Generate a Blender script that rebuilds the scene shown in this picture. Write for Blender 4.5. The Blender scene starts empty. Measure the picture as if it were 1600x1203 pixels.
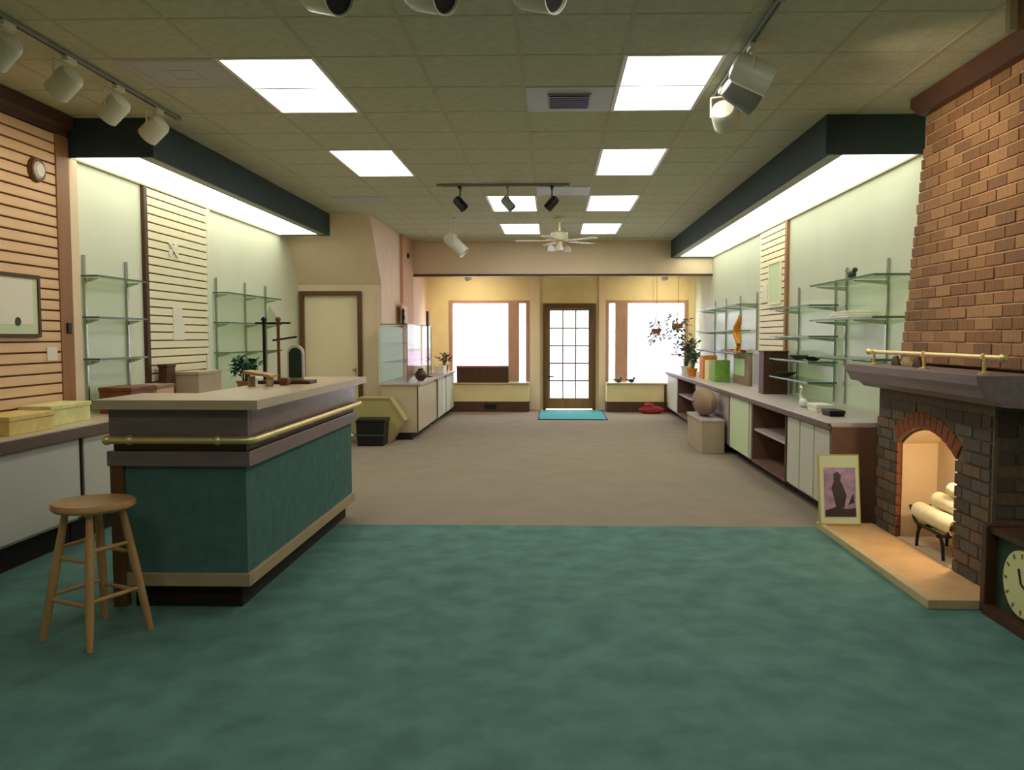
import bpy, bmesh, math, random
from mathutils import Vector, Matrix
random.seed(7)
S = bpy.context.scene
COL = S.collection
R = math.radians

# ------------------------------------------------------------------ camera
F, PPX, VPX, VPY, EYE = 1280.0, 832.0, 865.0, 525.0, 1.46
pitch = math.atan((601.5 - VPY) / F)
yaw = math.atan((VPX - PPX) / F * math.cos(pitch))
cam = bpy.data.cameras.new('camera'); cam.sensor_fit = 'HORIZONTAL'; cam.sensor_width = 36
cam.lens = F * 36 / 1600; cam.shift_x = -(PPX - 800) / 1600
cam.clip_start = .05; cam.clip_end = 300
co = bpy.data.objects.new('camera', cam); COL.objects.link(co)
co.location = (0, 0, EYE); co.rotation_euler = (math.pi / 2 - pitch, 0, yaw)
S.camera = co

# ------------------------------------------------------------------ world, exposure
w = bpy.data.worlds.new('sky'); S.world = w; w.use_nodes = True
bgn = w.node_tree.nodes['Background']
bgn.inputs[0].default_value = (.86, .92, 1, 1); bgn.inputs[1].default_value = 13.0
vs = S.view_settings
vs.view_transform = 'Standard'; vs.look = 'None'; vs.gamma = 1; vs.use_curve_mapping = False
vs.exposure = 0.13
TROFFER, SOFFIT_LAMP = 7.5, 2.7

# ------------------------------------------------------------------ materials
def lin(c):
    return tuple((v / 255 / 12.92) if v / 255 <= .04045 else ((v / 255 + .055) / 1.055) ** 2.4 for v in c)
def M(name, rgb, rough=.6, noise=0, scale=8, bump=0, bscale=60, metal=0, stretch=None, emit=0, spec=.4):
    m = bpy.data.materials.new(name); m.use_nodes = True
    nt = m.node_tree; b = nt.nodes['Principled BSDF']; c = lin(rgb)
    b.inputs['Base Color'].default_value = (*c, 1); b.inputs['Roughness'].default_value = rough
    b.inputs['Metallic'].default_value = metal; b.inputs['Specular IOR Level'].default_value = spec
    if emit:
        b.inputs['Emission Color'].default_value = (*c, 1); b.inputs['Emission Strength'].default_value = emit
    if noise or bump:
        tc = nt.nodes.new('ShaderNodeTexCoord'); mp = nt.nodes.new('ShaderNodeMapping')
        if stretch: mp.inputs['Scale'].default_value = stretch
        nt.links.new(tc.outputs['Object'], mp.inputs[0])
    if noise:
        n = nt.nodes.new('ShaderNodeTexNoise'); n.inputs['Scale'].default_value = scale; n.inputs['Detail'].default_value = 5
        r = nt.nodes.new('ShaderNodeValToRGB')
        r.color_ramp.elements[0].position = .3; r.color_ramp.elements[1].position = .7
        r.color_ramp.elements[0].color = (*[v * (1 - noise) for v in c], 1)
        r.color_ramp.elements[1].color = (*[min(1, v * (1 + noise)) for v in c], 1)
        nt.links.new(mp.outputs[0], n.inputs['Vector']); nt.links.new(n.outputs[0], r.inputs[0])
        nt.links.new(r.outputs[0], b.inputs['Base Color'])
    if bump:
        n2 = nt.nodes.new('ShaderNodeTexNoise'); n2.inputs['Scale'].default_value = bscale; n2.inputs['Detail'].default_value = 3
        bp = nt.nodes.new('ShaderNodeBump'); bp.inputs['Strength'].default_value = bump; bp.inputs['Distance'].default_value = .01
        nt.links.new(mp.outputs[0], n2.inputs['Vector']); nt.links.new(n2.outputs[0], bp.inputs['Height'])
        nt.links.new(bp.outputs[0], b.inputs['Normal'])
    return m
def glass(name, rgb, gloss=.08):
    m = bpy.data.materials.new(name); m.use_nodes = True; nt = m.node_tree
    for n in list(nt.nodes): nt.nodes.remove(n)
    o = nt.nodes.new('ShaderNodeOutputMaterial'); t = nt.nodes.new('ShaderNodeBsdfTransparent')
    g = nt.nodes.new('ShaderNodeBsdfGlossy'); x = nt.nodes.new('ShaderNodeMixShader')
    lw = nt.nodes.new('ShaderNodeLayerWeight'); pw_ = nt.nodes.new('ShaderNodeMath'); pw_.operation = 'POWER'; pw_.inputs[1].default_value = 4
    fr = nt.nodes.new('ShaderNodeMath'); fr.operation = 'MULTIPLY_ADD'; fr.inputs[1].default_value = .45; fr.inputs[2].default_value = .02 + gloss * .1
    nt.links.new(lw.outputs['Facing'], pw_.inputs[0]); nt.links.new(pw_.outputs[0], fr.inputs[0])
    t.inputs[0].default_value = (*lin(rgb), 1); g.inputs['Roughness'].default_value = .05
    nt.links.new(fr.outputs[0], x.inputs[0]); nt.links.new(t.outputs[0], x.inputs[1]); nt.links.new(g.outputs[0], x.inputs[2])
    nt.links.new(x.outputs[0], o.inputs[0]); return m

m = {}
m['teal'] = M('teal_carpet', (96, 132, 122), .95, .2, 5, .5, 220, spec=.1)
m['beige'] = M('beige_carpet', (146, 134, 117), .95, .06, 3, .4, 220, spec=.1)
m['tile'] = M('ceiling_tile', (200, 201, 176), .9, .08, 14, .5, 90, spec=.1)
m['grid'] = M('ceiling_grid', (188, 184, 158), .7)
m['cream'] = M('cream_paint', (232, 210, 178), .7, .03, 3)
m['peach'] = M('peach_paint', (236, 206, 182), .7, .04, 4)
m['pink'] = M('pink_paint', (214, 164, 136), .7, .05, 6)
m['yellow'] = M('yellow_paint', (228, 210, 158), .7, .05, 3)
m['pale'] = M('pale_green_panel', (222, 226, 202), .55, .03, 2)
m['slat'] = M('slat_tan', (228, 190, 146), .5, .07, 3, stretch=(1, .6, 12))
m['slat2'] = M('slat_cream', (242, 234, 198), .5, .05, 3, stretch=(1, .6, 12))
m['slatback'] = M('slat_groove', (120, 88, 58), .8)
m['post'] = M('oak_post', (150, 104, 64), .5, .15, 5, stretch=(3, 3, .4))
m['darkwood'] = M('dark_brown_wood', (74, 46, 26), .5, .2, 6, stretch=(3, 3, .4))
m['crown'] = M('brown_crown', (82, 54, 38), .5, .15, 5)
m['soffit'] = M('dark_green_fascia', (44, 62, 62), .75, .1, 20)
m['lens'] = M('lit_lens', (252, 252, 232), .5, emit=SOFFIT_LAMP)
m['diffuser'] = M('lit_diffuser', (254, 252, 248), .5, emit=TROFFER)
m['white'] = M('white_enamel', (226, 224, 212), .4)
m['can'] = M('cream_enamel', (222, 220, 194), .35)
m['black'] = M('black_metal', (18, 17, 16), .5)
m['chrome'] = M('chrome', (180, 184, 176), .25, metal=1)
m['brass'] = M('brass', (236, 212, 150), .36, metal=.85)
m['grey'] = M('grey_metal', (150, 150, 146), .5)
m['vent'] = M('vent_grey', (186, 186, 186), .5)
m['louver'] = M('vent_louver', (70, 72, 100), .5)
m['mortar'] = M('mortar', (186, 152, 116), .95, .1, 20, .3, 90)
m['mortar2'] = M('shaded_mortar', (112, 94, 74), .95, .15, 20, .3, 90)  # mortar darkened to go with the shaded lower brickwork
m['bricks'] = [M('brick_a', (144, 110, 78), .9, .18, 18, .5, 60), M('brick_b', (132, 97, 68), .9, .18, 18, .5, 60),
               M('brick_c', (154, 119, 86), .9, .18, 18, .5, 60), M('brick_d', (122, 92, 68), .9, .18, 18, .5, 60)]
m['clinker'] = [M('shaded_brick_a', (104, 90, 72), .9, .25, 18, .5, 60), M('shaded_brick_b', (88, 76, 62), .9, .25, 18, .5, 60),
                M('shaded_brick_c', (114, 90, 68), .9, .25, 18, .5, 60), M('shaded_brick_d', (98, 88, 76), .9, .25, 18, .5, 60)]  # mottled dark brick, with the shade below the mantel mixed into its colour
m['archbrick'] = M('arch_brick', (128, 70, 40), .9, .2, 18, .5, 60)
m['mantel'] = M('mantel_wood', (134, 116, 118), .45, .15, 6, stretch=(4, .4, 4))
m['stone'] = M('hearth_stone', (214, 172, 118), .7, .1, 7, .1, 60)
m['stone2'] = M('hearth_edge', (196, 176, 128), .7, .08, 7)
m['lining'] = M('firebox_lining', (206, 182, 144), .85, .06, 5)
m['log'] = M('birch_log', (236, 220, 172), .8, .1, 9, .4, 25)
m['iron'] = M('cast_iron', (20, 17, 15), .6)
m['ctop'] = M('counter_top_laminate', (196, 174, 136), .35, .05, 5)
m['cband'] = M('counter_band_laminate', (122, 104, 102), .25, .1, 5, stretch=(1, 1, 8))
m['cgreen'] = M('counter_green_carpet', (84, 118, 112), .95, .12, 12, .4, 160, spec=.1)
m['cbase'] = M('counter_base_trim', (176, 152, 116), .45, .1, 5)
m['toe'] = M('dark_toe_kick', (34, 24, 20), .8)
m['stool'] = M('stool_wood', (190, 146, 92), .45, .14, 7, stretch=(2, 2, .5))
m['cab'] = M('cabinet_laminate', (204, 202, 184), .5, .03, 3)
m['work'] = M('worktop_laminate', (196, 182, 150), .35, .04, 4)
m['workedge'] = M('worktop_edge', (104, 84, 72), .5, .1, 6)
m['work2'] = M('mauve_worktop', (192, 178, 172), .35, .04, 4)
m['shelfwood'] = M('brown_shelf_wood', (112, 80, 62), .6, .12, 5)
m['door'] = M('door_paint', (242, 226, 190), .6, .03, 2)
m['frame'] = M('door_frame_wood', (98, 66, 32), .5, .15, 6, stretch=(3, 3, .4))
m['doorwood'] = M('entry_door_wood', (132, 104, 60), .5, .15, 6, stretch=(3, 3, .4))
m['winframe'] = M('window_frame_wood', (178, 140, 116), .5, .1, 6)
m['glass'] = glass('clear_glass', (250, 252, 252))
m['gshelf'] = glass('green_glass', (234, 244, 234), .15)
m['gshade'] = M('pale_green_shade', (204, 216, 184), .25)  # wall colour behind the shelves, darkened for the shade they cast
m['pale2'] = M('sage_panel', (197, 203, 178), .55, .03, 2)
m['gedge'] = M('glass_edge', (84, 112, 94), .25)
m['mat'] = M('door_mat', (52, 150, 150), .9, .2, 30)
m['red'] = M('red_cloth', (160, 50, 56), .8, .2, 20)
m['leaf'] = M('leaf_green', (34, 84, 54), .55, .3, 12)
m['leaf2'] = M('leaf_dark', (52, 70, 50), .6, .3, 12)
m['boxbrown'] = M('red_brown_wood', (122, 70, 46), .5, .15, 5)
m['boxyellow'] = M('yellow_carton', (228, 202, 124), .7, .12, 14)
m['boxpale'] = M('pale_yellow_carton', (224, 218, 150), .7, .12, 14)
m['tan'] = M('tan_cloth', (146, 120, 98), .9, .1, 20)
m['carton'] = M('beige_carton', (176, 158, 132), .85, .05, 6)
m['paper'] = M('white_paper', (232, 228, 208), .8)
m['paperg'] = M('pale_green_paper', (206, 222, 180), .8)
m['orange'] = M('orange_glaze', (206, 140, 40), .4, .2, 12)
m['orangebox'] = M('orange_print', (220, 132, 58), .6, .1, 12)
m['greenbox'] = M('green_print', (120, 164, 72), .6, .15, 12)
m['palegreenbox'] = M('pale_green_print', (168, 206, 140), .6, .08, 8)
m['maroon'] = M('maroon_lacquer', (122, 38, 44), .4)
m['mirror'] = M('dark_green_glass', (44, 58, 42), .15)
m['palegreenback'] = M('aqua_back_panel', (204, 216, 196), .5)
m['hex'] = M('pale_olive_laminate', (182, 168, 108), .5, .05, 3)
m['dial'] = M('clock_dial', (216, 214, 150), .5, .06, 4)
m['photo'] = M('photo_print_dark', (38, 32, 34), .5, .5, 9)
m['photo2'] = M('photo_print_lilac', (158, 132, 166), .5, .4, 14)
m['asphalt'] = M('pavement', (170, 168, 166), .9, .1, 2)
m['facade'] = M('pink_facade', (152, 134, 146), .9, .1, 1)
m['pot'] = M('terracotta', (150, 90, 60), .8)

# ------------------------------------------------------------------ mesh helpers
def world_loc(o):
    v = Vector((0, 0, 0))
    while o is not None: v += Vector(o.location); o = o.parent
    return v
class MB:
    def __init__(s): s.bm = bmesh.new()
    def box(s, x0, x1, y0, y1, z0, z1, bev=0):
        vs_ = [s.bm.verts.new((x, y, z)) for x in (x0, x1) for y in (y0, y1) for z in (z0, z1)]
        fs = [(0, 1, 3, 2), (4, 6, 7, 5), (0, 4, 5, 1), (2, 3, 7, 6), (0, 2, 6, 4), (1, 5, 7, 3)]
        ff = [s.bm.faces.new([vs_[i] for i in f]) for f in fs]
        if bev:
            ed = {e for f in ff for e in f.edges}
            bmesh.ops.bevel(s.bm, geom=list(ed), offset=bev, segments=2, profile=.5, affect='EDGES')
        return s
    def prism(s, pts, axis, a, b):
        def P(u, v, t): return {'x': (t, u, v), 'y': (u, t, v), 'z': (u, v, t)}[axis]
        A = [s.bm.verts.new(P(u, v, a)) for u, v in pts]; B = [s.bm.verts.new(P(u, v, b)) for u, v in pts]
        n = len(pts)
        s.bm.faces.new(A); s.bm.faces.new(B[::-1])
        for i in range(n): s.bm.faces.new((A[i], B[i], B[(i + 1) % n], A[(i + 1) % n]))
        return s
    def tube(s, pts, r, n=12, cap=True):
        pts = [Vector(p) for p in pts]; rs = r if isinstance(r, (list, tuple)) else [r] * len(pts)
        rings = []
        for i, p in enumerate(pts):
            d = (pts[min(i + 1, len(pts) - 1)] - pts[max(i - 1, 0)]).normalized()
            a = d.cross(Vector((0, 0, 1)))
            if a.length < 1e-3: a = d.cross(Vector((1, 0, 0)))
            a.normalize(); b = d.cross(a)
            rings.append([s.bm.verts.new(p + (a * math.cos(t) + b * math.sin(t)) * rs[i]) for t in [2 * math.pi * k / n for k in range(n)]])
        for q in range(len(rings) - 1):
            for k in range(n):
                s.bm.faces.new((rings[q][k], rings[q][(k + 1) % n], rings[q + 1][(k + 1) % n], rings[q + 1][k]))
        if cap: s.bm.faces.new(rings[0][::-1]); s.bm.faces.new(rings[-1])
        return s
    def lathe(s, prof, c=(0, 0, 0), n=24):
        rings = [[s.bm.verts.new((c[0] + r * math.cos(2 * math.pi * k / n), c[1] + r * math.sin(2 * math.pi * k / n), c[2] + z)) for k in range(n)] for r, z in prof]
        for q in range(len(rings) - 1):
            for k in range(n):
                s.bm.faces.new((rings[q][k], rings[q][(k + 1) % n], rings[q + 1][(k + 1) % n], rings[q + 1][k]))
        s.bm.faces.new(rings[0][::-1]); s.bm.faces.new(rings[-1]); return s
    def ball(s, c, r, sx=1, sy=1, sz=1, seg=14, lump=0):
        g = bmesh.ops.create_uvsphere(s.bm, u_segments=seg, v_segments=max(6, seg // 2 + 2), radius=1)
        for v in g['verts']:
            k = 1 + random.uniform(-lump, lump)
            v.co = Vector((c[0] + v.co.x * r * sx * k, c[1] + v.co.y * r * sy * k, c[2] + v.co.z * r * sz * k))
        return s
    def leaf(s, base, tip, wd):
        b, t = Vector(base), Vector(tip); d = t - b
        a = d.cross(Vector((random.uniform(-.5, .5), random.uniform(-.5, .5), 1))); a.normalize()
        mid = b + d * .5 + Vector((0, 0, d.length * .12))
        v = [s.bm.verts.new(p) for p in (b, mid + a * wd, t, mid - a * wd)]
        mv = s.bm.verts.new(mid + Vector((0, 0, -.15 * wd)))
        for i in range(4): s.bm.faces.new((v[i], v[(i + 1) % 4], mv))
        return s
    def xf(s, mat): bmesh.ops.transform(s.bm, matrix=mat, verts=s.bm.verts); return s
    def mesh(s, name, mt, smooth=False, off=None):
        if off is not None: bmesh.ops.translate(s.bm, vec=-Vector(off), verts=s.bm.verts)
        bmesh.ops.recalc_face_normals(s.bm, faces=s.bm.faces)
        me = bpy.data.meshes.new(name); s.bm.to_mesh(me); s.bm.free()
        me.materials.append(mt)
        if smooth:
            for p in me.polygons: p.use_smooth = True
            try: me.set_sharp_from_angle(angle=R(40))
            except Exception: pass
        return me
    def build(s, name, mt, parent=None, smooth=False, world=True):
        """world: shapes were given in room coordinates; an own mesh gets its origin at its base centre"""
        if world:
            co_ = [v.co for v in s.bm.verts]
            lo = Vector([min(c[i] for c in co_) for i in range(3)]); hi = Vector([max(c[i] for c in co_) for i in range(3)])
            org = Vector(((lo.x + hi.x) / 2, (lo.y + hi.y) / 2, lo.z))
            me = s.mesh(name, mt, smooth, org); o = link(name, me, parent)
            o.location = org - world_loc(parent)
        else:
            o = link(name, s.mesh(name, mt, smooth), parent)
        return o
def link(name, me, parent=None, loc=None):
    o = bpy.data.objects.new(name, me); COL.objects.link(o)
    if parent is not None: o.parent = parent
    if loc is not None: o.location = loc
    return o
def tag(o, label, cat, group=None):
    o['label'] = label; o['category'] = cat
    if group: o['group'] = group
    return o
def thing(name, label, cat, loc, group=None, rz=0):
    o = link(name, None); o.location = loc; o.rotation_euler.z = rz
    return tag(o, label, cat, group)
def struct(o, label=None):
    o['kind'] = 'structure'
    if label: o['label'] = label
    return o
def box(name, x0, x1, y0, y1, z0, z1, mt, parent=None, bev=0): return MB().box(x0, x1, y0, y1, z0, z1, bev).build(name, mt, parent)
def fillet(path, r, n=5):
    out = [Vector(path[0])]
    for i in range(1, len(path) - 1):
        p0, p, p1 = map(Vector, path[i - 1:i + 2])
        a = p + (p0 - p).normalized() * r; b = p + (p1 - p).normalized() * r
        for k in range(n + 1):
            t = k / n; out.append(a * (1 - t) ** 2 + p * 2 * t * (1 - t) + b * t * t)
    out.append(Vector(path[-1])); return out

CEIL, XL, XR, XN, YE = 3.11, -3.72, 2.76, -2.5, 16.2
YN = -4.0

# ------------------------------------------------------------------ floor and ceiling
fl = struct(box('floor', XL - .1, XR + .1, YN, YE + .1, -.15, -.012, m['carton']), 'carpeted shop floor, teal at one end and beige at the other')
a = box('green_carpet', XL, XR, YN, 6.25, -.012, 0, m['teal'], fl); a['label'] = 'teal green carpet'
a = box('beige_carpet', XL, XR, 6.25, YE, -.012, -.001, m['beige'], fl); a['label'] = 'beige carpet'

ce = struct(box('ceiling', XL - .1, XR + .1, YN, YE + .12, CEIL + .02, CEIL + .15, m['grid']), 'suspended ceiling of tan acoustic tiles')
box('ceiling_board', XL, XR, YN, .106, CEIL, CEIL + .02, m['tile'], ce)
GX, GY, TX, TY = .41, 4.93, .61, .603
occupied = {}
for j in (-8, -4, 0, 4, 8, 12):
    cols = (0, -4) if j < 8 else (0, -2)
    if j == -4: cols = (0,)
    for i in cols:
        occupied[(i, j)] = occupied[(i, j + 1)] = 1
for c in ((-1, 1), (-5, 0), (-1, 7), (-5, 8)): occupied[c] = 1
tm = {}
for i in range(-7, 4):
    for j in range(-8, 16):
        x0, x1 = max(XL, GX + TX * i), min(XR, GX + TX * (i + 1)); y0, y1 = GY + TY * j, min(14.4, GY + TY * (j + 1))
        if x1 - x0 < .05 or y1 - y0 < .05 or (i, j) in occupied: continue
        key = (round(x1 - x0, 2), round(y1 - y0, 2))
        if key not in tm:
            a, b = (x1 - x0) / 2 - .006, (y1 - y0) / 2 - .006
            tm[key] = MB().box(-a, a, -b, b, 0, .018, .004).mesh('ceiling_tile', m['tile'])
        link('ceiling_tile', tm[key], ce, Vector(((x0 + x1) / 2, (y0 + y1) / 2, CEIL)) - world_loc(ce))
g = MB()
for i in range(-6, 4): g.box(GX + TX * i - .011, GX + TX * i + .011, .12, 14.39, CEIL - .003, CEIL + .019)
g.build('grid_runner', m['grid'], ce)
g = MB()
for j in range(-7, 16): g.box(XL, XR, GY + TY * j - .011, GY + TY * j + .011, CEIL - .002, CEIL + .019)
g.build('grid_tee', m['grid'], ce)

# ------------------------------------------------------------------ walls
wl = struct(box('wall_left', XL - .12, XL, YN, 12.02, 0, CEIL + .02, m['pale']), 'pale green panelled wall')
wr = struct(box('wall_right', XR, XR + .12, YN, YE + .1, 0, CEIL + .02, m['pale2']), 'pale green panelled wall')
struct(box('wall_back', XL, XR, YN - .12, YN, 0, CEIL + .02, m['cream']))
ws = struct(MB().prism([(11.19, CEIL), (11.9, 2.2), (11.9, 0), (YE, 0), (YE, CEIL)], 'x', XN - .12, XN).build('wall_stair', m['peach']), 'peach painted wall beside the stair')
box('pilaster', XN, XN + .05, 13.35, 14.35, 0, CEIL, m['pink'], ws)
struct(MB().prism([(11.19, CEIL), (11.9, 2.2), (12.02, 2.2), (12.02, CEIL)], 'x', XL, XN - .12).build('ceiling_bulkhead', m['cream']), 'sloped cream bulkhead above the inner door')
wd = MB(); wd.box(XL, -3.7, 11.9, 12.02, 0, 2.2); wd.box(-2.79, XN - .12, 11.9, 12.02, 0, 2.2); wd.box(-3.7, -2.79, 11.9, 12.02, 2.11, 2.2)
struct(wd.build('wall_inner', m['cream']), 'cream wall around the inner door')
d1 = struct(box('door_1', -3.64, -2.85, 11.93, 11.97, .01, 2.05, m['door']), 'plain tan flush door in a dark wood frame')
f = MB(); f.box(-3.7, -3.64, 11.86, 12.02, 0, 2.11); f.box(-2.85, -2.79, 11.86, 12.02, 0, 2.11); f.box(-3.64, -2.85, 11.86, 12.02, 2.05, 2.11)
f.build('door_frame', m['frame'], d1)
MB().tube([(-2.91, 11.93, .98), (-2.91, 11.9, .98)], .012).ball((-2.91, 11.875, .98), .03).build('door_knob', m['brass'], d1, True)

# header beam and the front bay
hd = struct(box('trim_header', XN, XR, 14.4, 14.55, 2.535, CEIL + .019, m['cream']), 'cream header beam before the window bay')
box('bottom_trim', XN, XR, 14.375, 14.58, 2.505, 2.54, m['darkwood'], hd)
struct(box('ceiling_bay', XN, XR, 14.55, YE, 3.0, 3.1, m['cream']))
WIN = [(-2.03, -.86), (-.715, -.51), (1.05, 1.25), (1.42, 2.6)]
wf = MB()
xs = [XN - .1]
for x0, x1 in WIN[:2] + [(-.21, .83)] + WIN[2:]: xs += [x0, x1]
xs.append(XR + .1)
for k in range(0, len(xs), 2): wf.box(xs[k], xs[k + 1], YE, YE + .12, 0, CEIL + .02)
for x0, x1 in WIN: wf.box(x0, x1, YE, YE + .12, 0, .53); wf.box(x0, x1, YE, YE + .12, 2.125, CEIL + .02)
wf.box(-.21, .83, YE, YE + .12, 2.09, CEIL + .02)
wfo = struct(wf.build('wall_front', m['yellow']), 'pale yellow shopfront wall')
for x0, x1 in ((-.47, -.27), (.89, 1.02)): box('pilaster', x0, x1, YE - .05, YE, 0, 3.0, m['cream'], wfo)
for k, (x0, x1) in enumerate(WIN):
    wn = struct(box('window_%d' % (k + 1), x0 + .02, x1 - .02, YE + .055, YE + .065, .55, 2.105, m['glass']), ('wide', 'narrow', 'narrow', 'wide')[k] + ' shop window pane')
    f = MB()
    t = .035
    f.box(x0 - .03, x0 + t, YE - .03, YE + .12, .5, 2.16); f.box(x1 - t, x1 + .03, YE - .03, YE + .12, .5, 2.16)
    f.box(x0 + t, x1 - t, YE - .03, YE + .12, 2.105, 2.16); f.box(x0 + t, x1 - t, YE - .03, YE + .12, .5, .55)
    f.build('window_frame', m['winframe'], wn)
    if k in (0, 3):
        a, b = (-.83, -.745) if k == 0 else (1.28, 1.39)
        box('mullion', a, b, YE - .025, YE, .5, 2.16, m['winframe'], wn)
d2 = struct(MB().box(-.15, -.07, YE + .02, YE + .06, .02, 2.04).box(.69, .77, YE + .02, YE + .06, .02, 2.04).box(-.07, .69, YE + .02, YE + .06, .02, .23).box(-.07, .69, YE + .02, YE + .06, 1.96, 2.04).build('door_2', m['doorwood']), 'glazed wooden entry door with fifteen panes')
f = MB(); f.box(-.21, -.15, YE - .05, YE + .12, 0, 2.1); f.box(.77, .83, YE - .05, YE + .12, 0, 2.1); f.box(-.15, .77, YE - .05, YE + .12, 2.04, 2.1)
f.build('door_frame', m['frame'], d2)
pw, ph = .76 / 3, 1.73 / 5
for i in range(3):
    for j in range(5):
        box('pane', -.07 + pw * i + .002, -.07 + pw * (i + 1) - .002, YE + .036, YE + .042, .23 + ph * j + .002, .23 + ph * (j + 1) - .002, m['glass'], d2)
f = MB()
for i in (1, 2): f.box(-.07 + pw * i - .014, -.07 + pw * i + .014, YE + .024, YE + .056, .23, 1.96)
for j in (1, 2, 3, 4): f.box(-.07, .69, YE + .026, YE + .054, .23 + ph * j - .014, .23 + ph * j + .014)
f.build('glazing_bar', m['grey'], d2)
MB().tube([(-.11, YE + .02, .66), (-.11, YE - .03, .66)], .012).tube([(-.11, YE - .03, .66), (.0, YE - .03, .66)], .011).build('door_handle', m['black'], d2, True)

# display ledges under the windows
for x0, x1, lab in ((XN, -.47, 'yellow window ledge carrying the dark brown box'), (1.02, XR, 'yellow window ledge beside the hanging plants')):
    t = thing('window_ledge', lab, 'window ledge', ((x0 + x1) / 2, 15.9, 0))
    box('ledge_front', x0, x1, 15.72, YE - .06, .2, .535, m['yellow'], t)
    box('ledge_top', x0, x1, 15.69, YE - .06, .535, .565, m['work'], t, .005)
    box('ledge_base', x0, x1, 15.71, YE - .06, 0, .2, m['crown'], t)
    if x1 > 2:
        box('ledge_end_trim', 2.12, 2.16, 15.70, 15.72, 0, .535, m['darkwood'], t)
    else:
        v = box('floor_register', -1.33, -1.1, 15.695, 15.71, .06, .15, m['black'], t)

# outside: pavement, facade across the street
struct(box('floor_pavement', -14, 14, YE + .12, 40, -.3, -.12, m['asphalt']), 'pale pavement outside the shop')
fa = thing('street_building', 'pale pink building across the street, washed out by daylight', 'building', (0, 30, 0))
box('facade', -14, 14, 29.6, 31, -.12, 9, m['facade'], fa)
for k in range(7):
    x = -12 + 4 * k
    b_ = box('window', x, x + 1.4, 29.55, 29.6, 1.0, 3.0, m['grey'], fa)

# ------------------------------------------------------------------ slat walls, posts and crown on the side walls
def slatwall(x, y0, y1, z0, z1, side, mt, label, pitch_=.0765):
    t = thing('slat_wall_panel', label, 'slat wall', (x, (y0 + y1) / 2, z0))
    d = .008 * side
    bk = box('backing', min(x, x + d), max(x, x + d), y0, y1, z0, z1, m['slatback'], t)
    n = int((z1 - z0) / pitch_); p_ = (z1 - z0) / n
    e = MB().box(-.009, .009, -(y1 - y0) / 2, (y1 - y0) / 2, .005, p_ - .008, .003).mesh('slat', mt)
    for k in range(n):
        link('slat', e, t, (side * .017, 0, p_ * k))
    return t
slatwall(XL, 3.0, 6.06, .88, 2.96, 1, m['slat'], 'tan slatwall panel beside the framed certificate')
slatwall(XL, 7.42, 8.70, .88, 2.81, 1, m['slat2'], 'cream slatwall panel between two bays of glass shelves')
slatwall(XR, 9.82, 11.0, .8, 2.81, -1, m['slat2'], 'cream slatwall panel behind the tall dark brown box')
for x, y0, y1, z1, sd, nm, lab in ((XL, 6.06, 6.22, 2.96, 1, 'post', 'brown wood post at the end of the tan slatwall'),
                               (XL, 6.22, 6.33, 2.81, 1, 'cream', 'narrow cream board next to the brown wood post'),
                               (XL, 7.36, 7.42, 2.81, 1, 'darkwood', 'thin dark strip at the near edge of the cream slatwall'),
                               (XL, 8.70, 8.78, 2.81, 1, 'pale', 'pale strip at the far edge of the cream slatwall'),
                               (XR, 9.74, 9.82, 2.81, -1, 'post', 'thin wood strip beside the tall dark brown box')):
    d = .035 * sd
    tag(box('wall_post', min(x, x + d), max(x, x + d), y0, y1, .86, z1, m[nm], None, .004), lab, 'post')
struct(MB().prism([(XL, 2.96), (XL + .03, 2.96), (XL + .05, 3.0), (XL + .09, 3.02), (XL + .1, CEIL - .004), (XL, CEIL - .004)], 'y', YN, 6.2).build('trim_1', m['crown']), 'dark brown crown moulding above the slatwall')

# ------------------------------------------------------------------ soffits with lit lenses
def soffit(x0, x1, y0, y1, lab):
    inner = x1 if x0 < 0 else x0; sg = -1 if x0 < 0 else 1
    t = thing('light_soffit', lab, 'soffit', ((x0 + x1) / 2, (y0 + y1) / 2, 2.815))
    f = MB(); a, b = sorted((inner, inner + sg * .03))
    f.box(a, b, y0, y1, 2.815, CEIL - .005)
    c, d = sorted((inner + sg * .03, x0 if x0 < 0 else x1))
    f.box(c, d, y0, y0 + .03, 2.815, CEIL - .005); f.box(c, d, y1 - .03, y1, 2.815, CEIL - .005)
    f.build('fascia', m['soffit'], t)
    a, b = sorted((inner + sg * .03, inner + sg * .15))
    box('lens_frame', a, b, y0 + .03, y1 - .03, 2.825, 2.84, m['grey'], t)
    a, b = sorted((inner + sg * .15, (x0 if x0 < 0 else x1) - sg * .03))
    box('lens', a, b, y0 + .03, y1 - .03, 2.832, 2.842, m['lens'], t)
    a, b = sorted(((x0 if x0 < 0 else x1) - sg * .03, (x0 if x0 < 0 else x1)))
    box('wall_channel', a, b, y0 + .03, y1 - .03, 2.815, 2.84, m['grid'], t)
soffit(XL, -3.03, 6.22, 11.12, 'dark green soffit with a lit lens over the shelves behind the service counter')
soffit(2.03, XR, 6.26, 14.37, 'dark green soffit with a lit lens running from the brick chimney')

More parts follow.
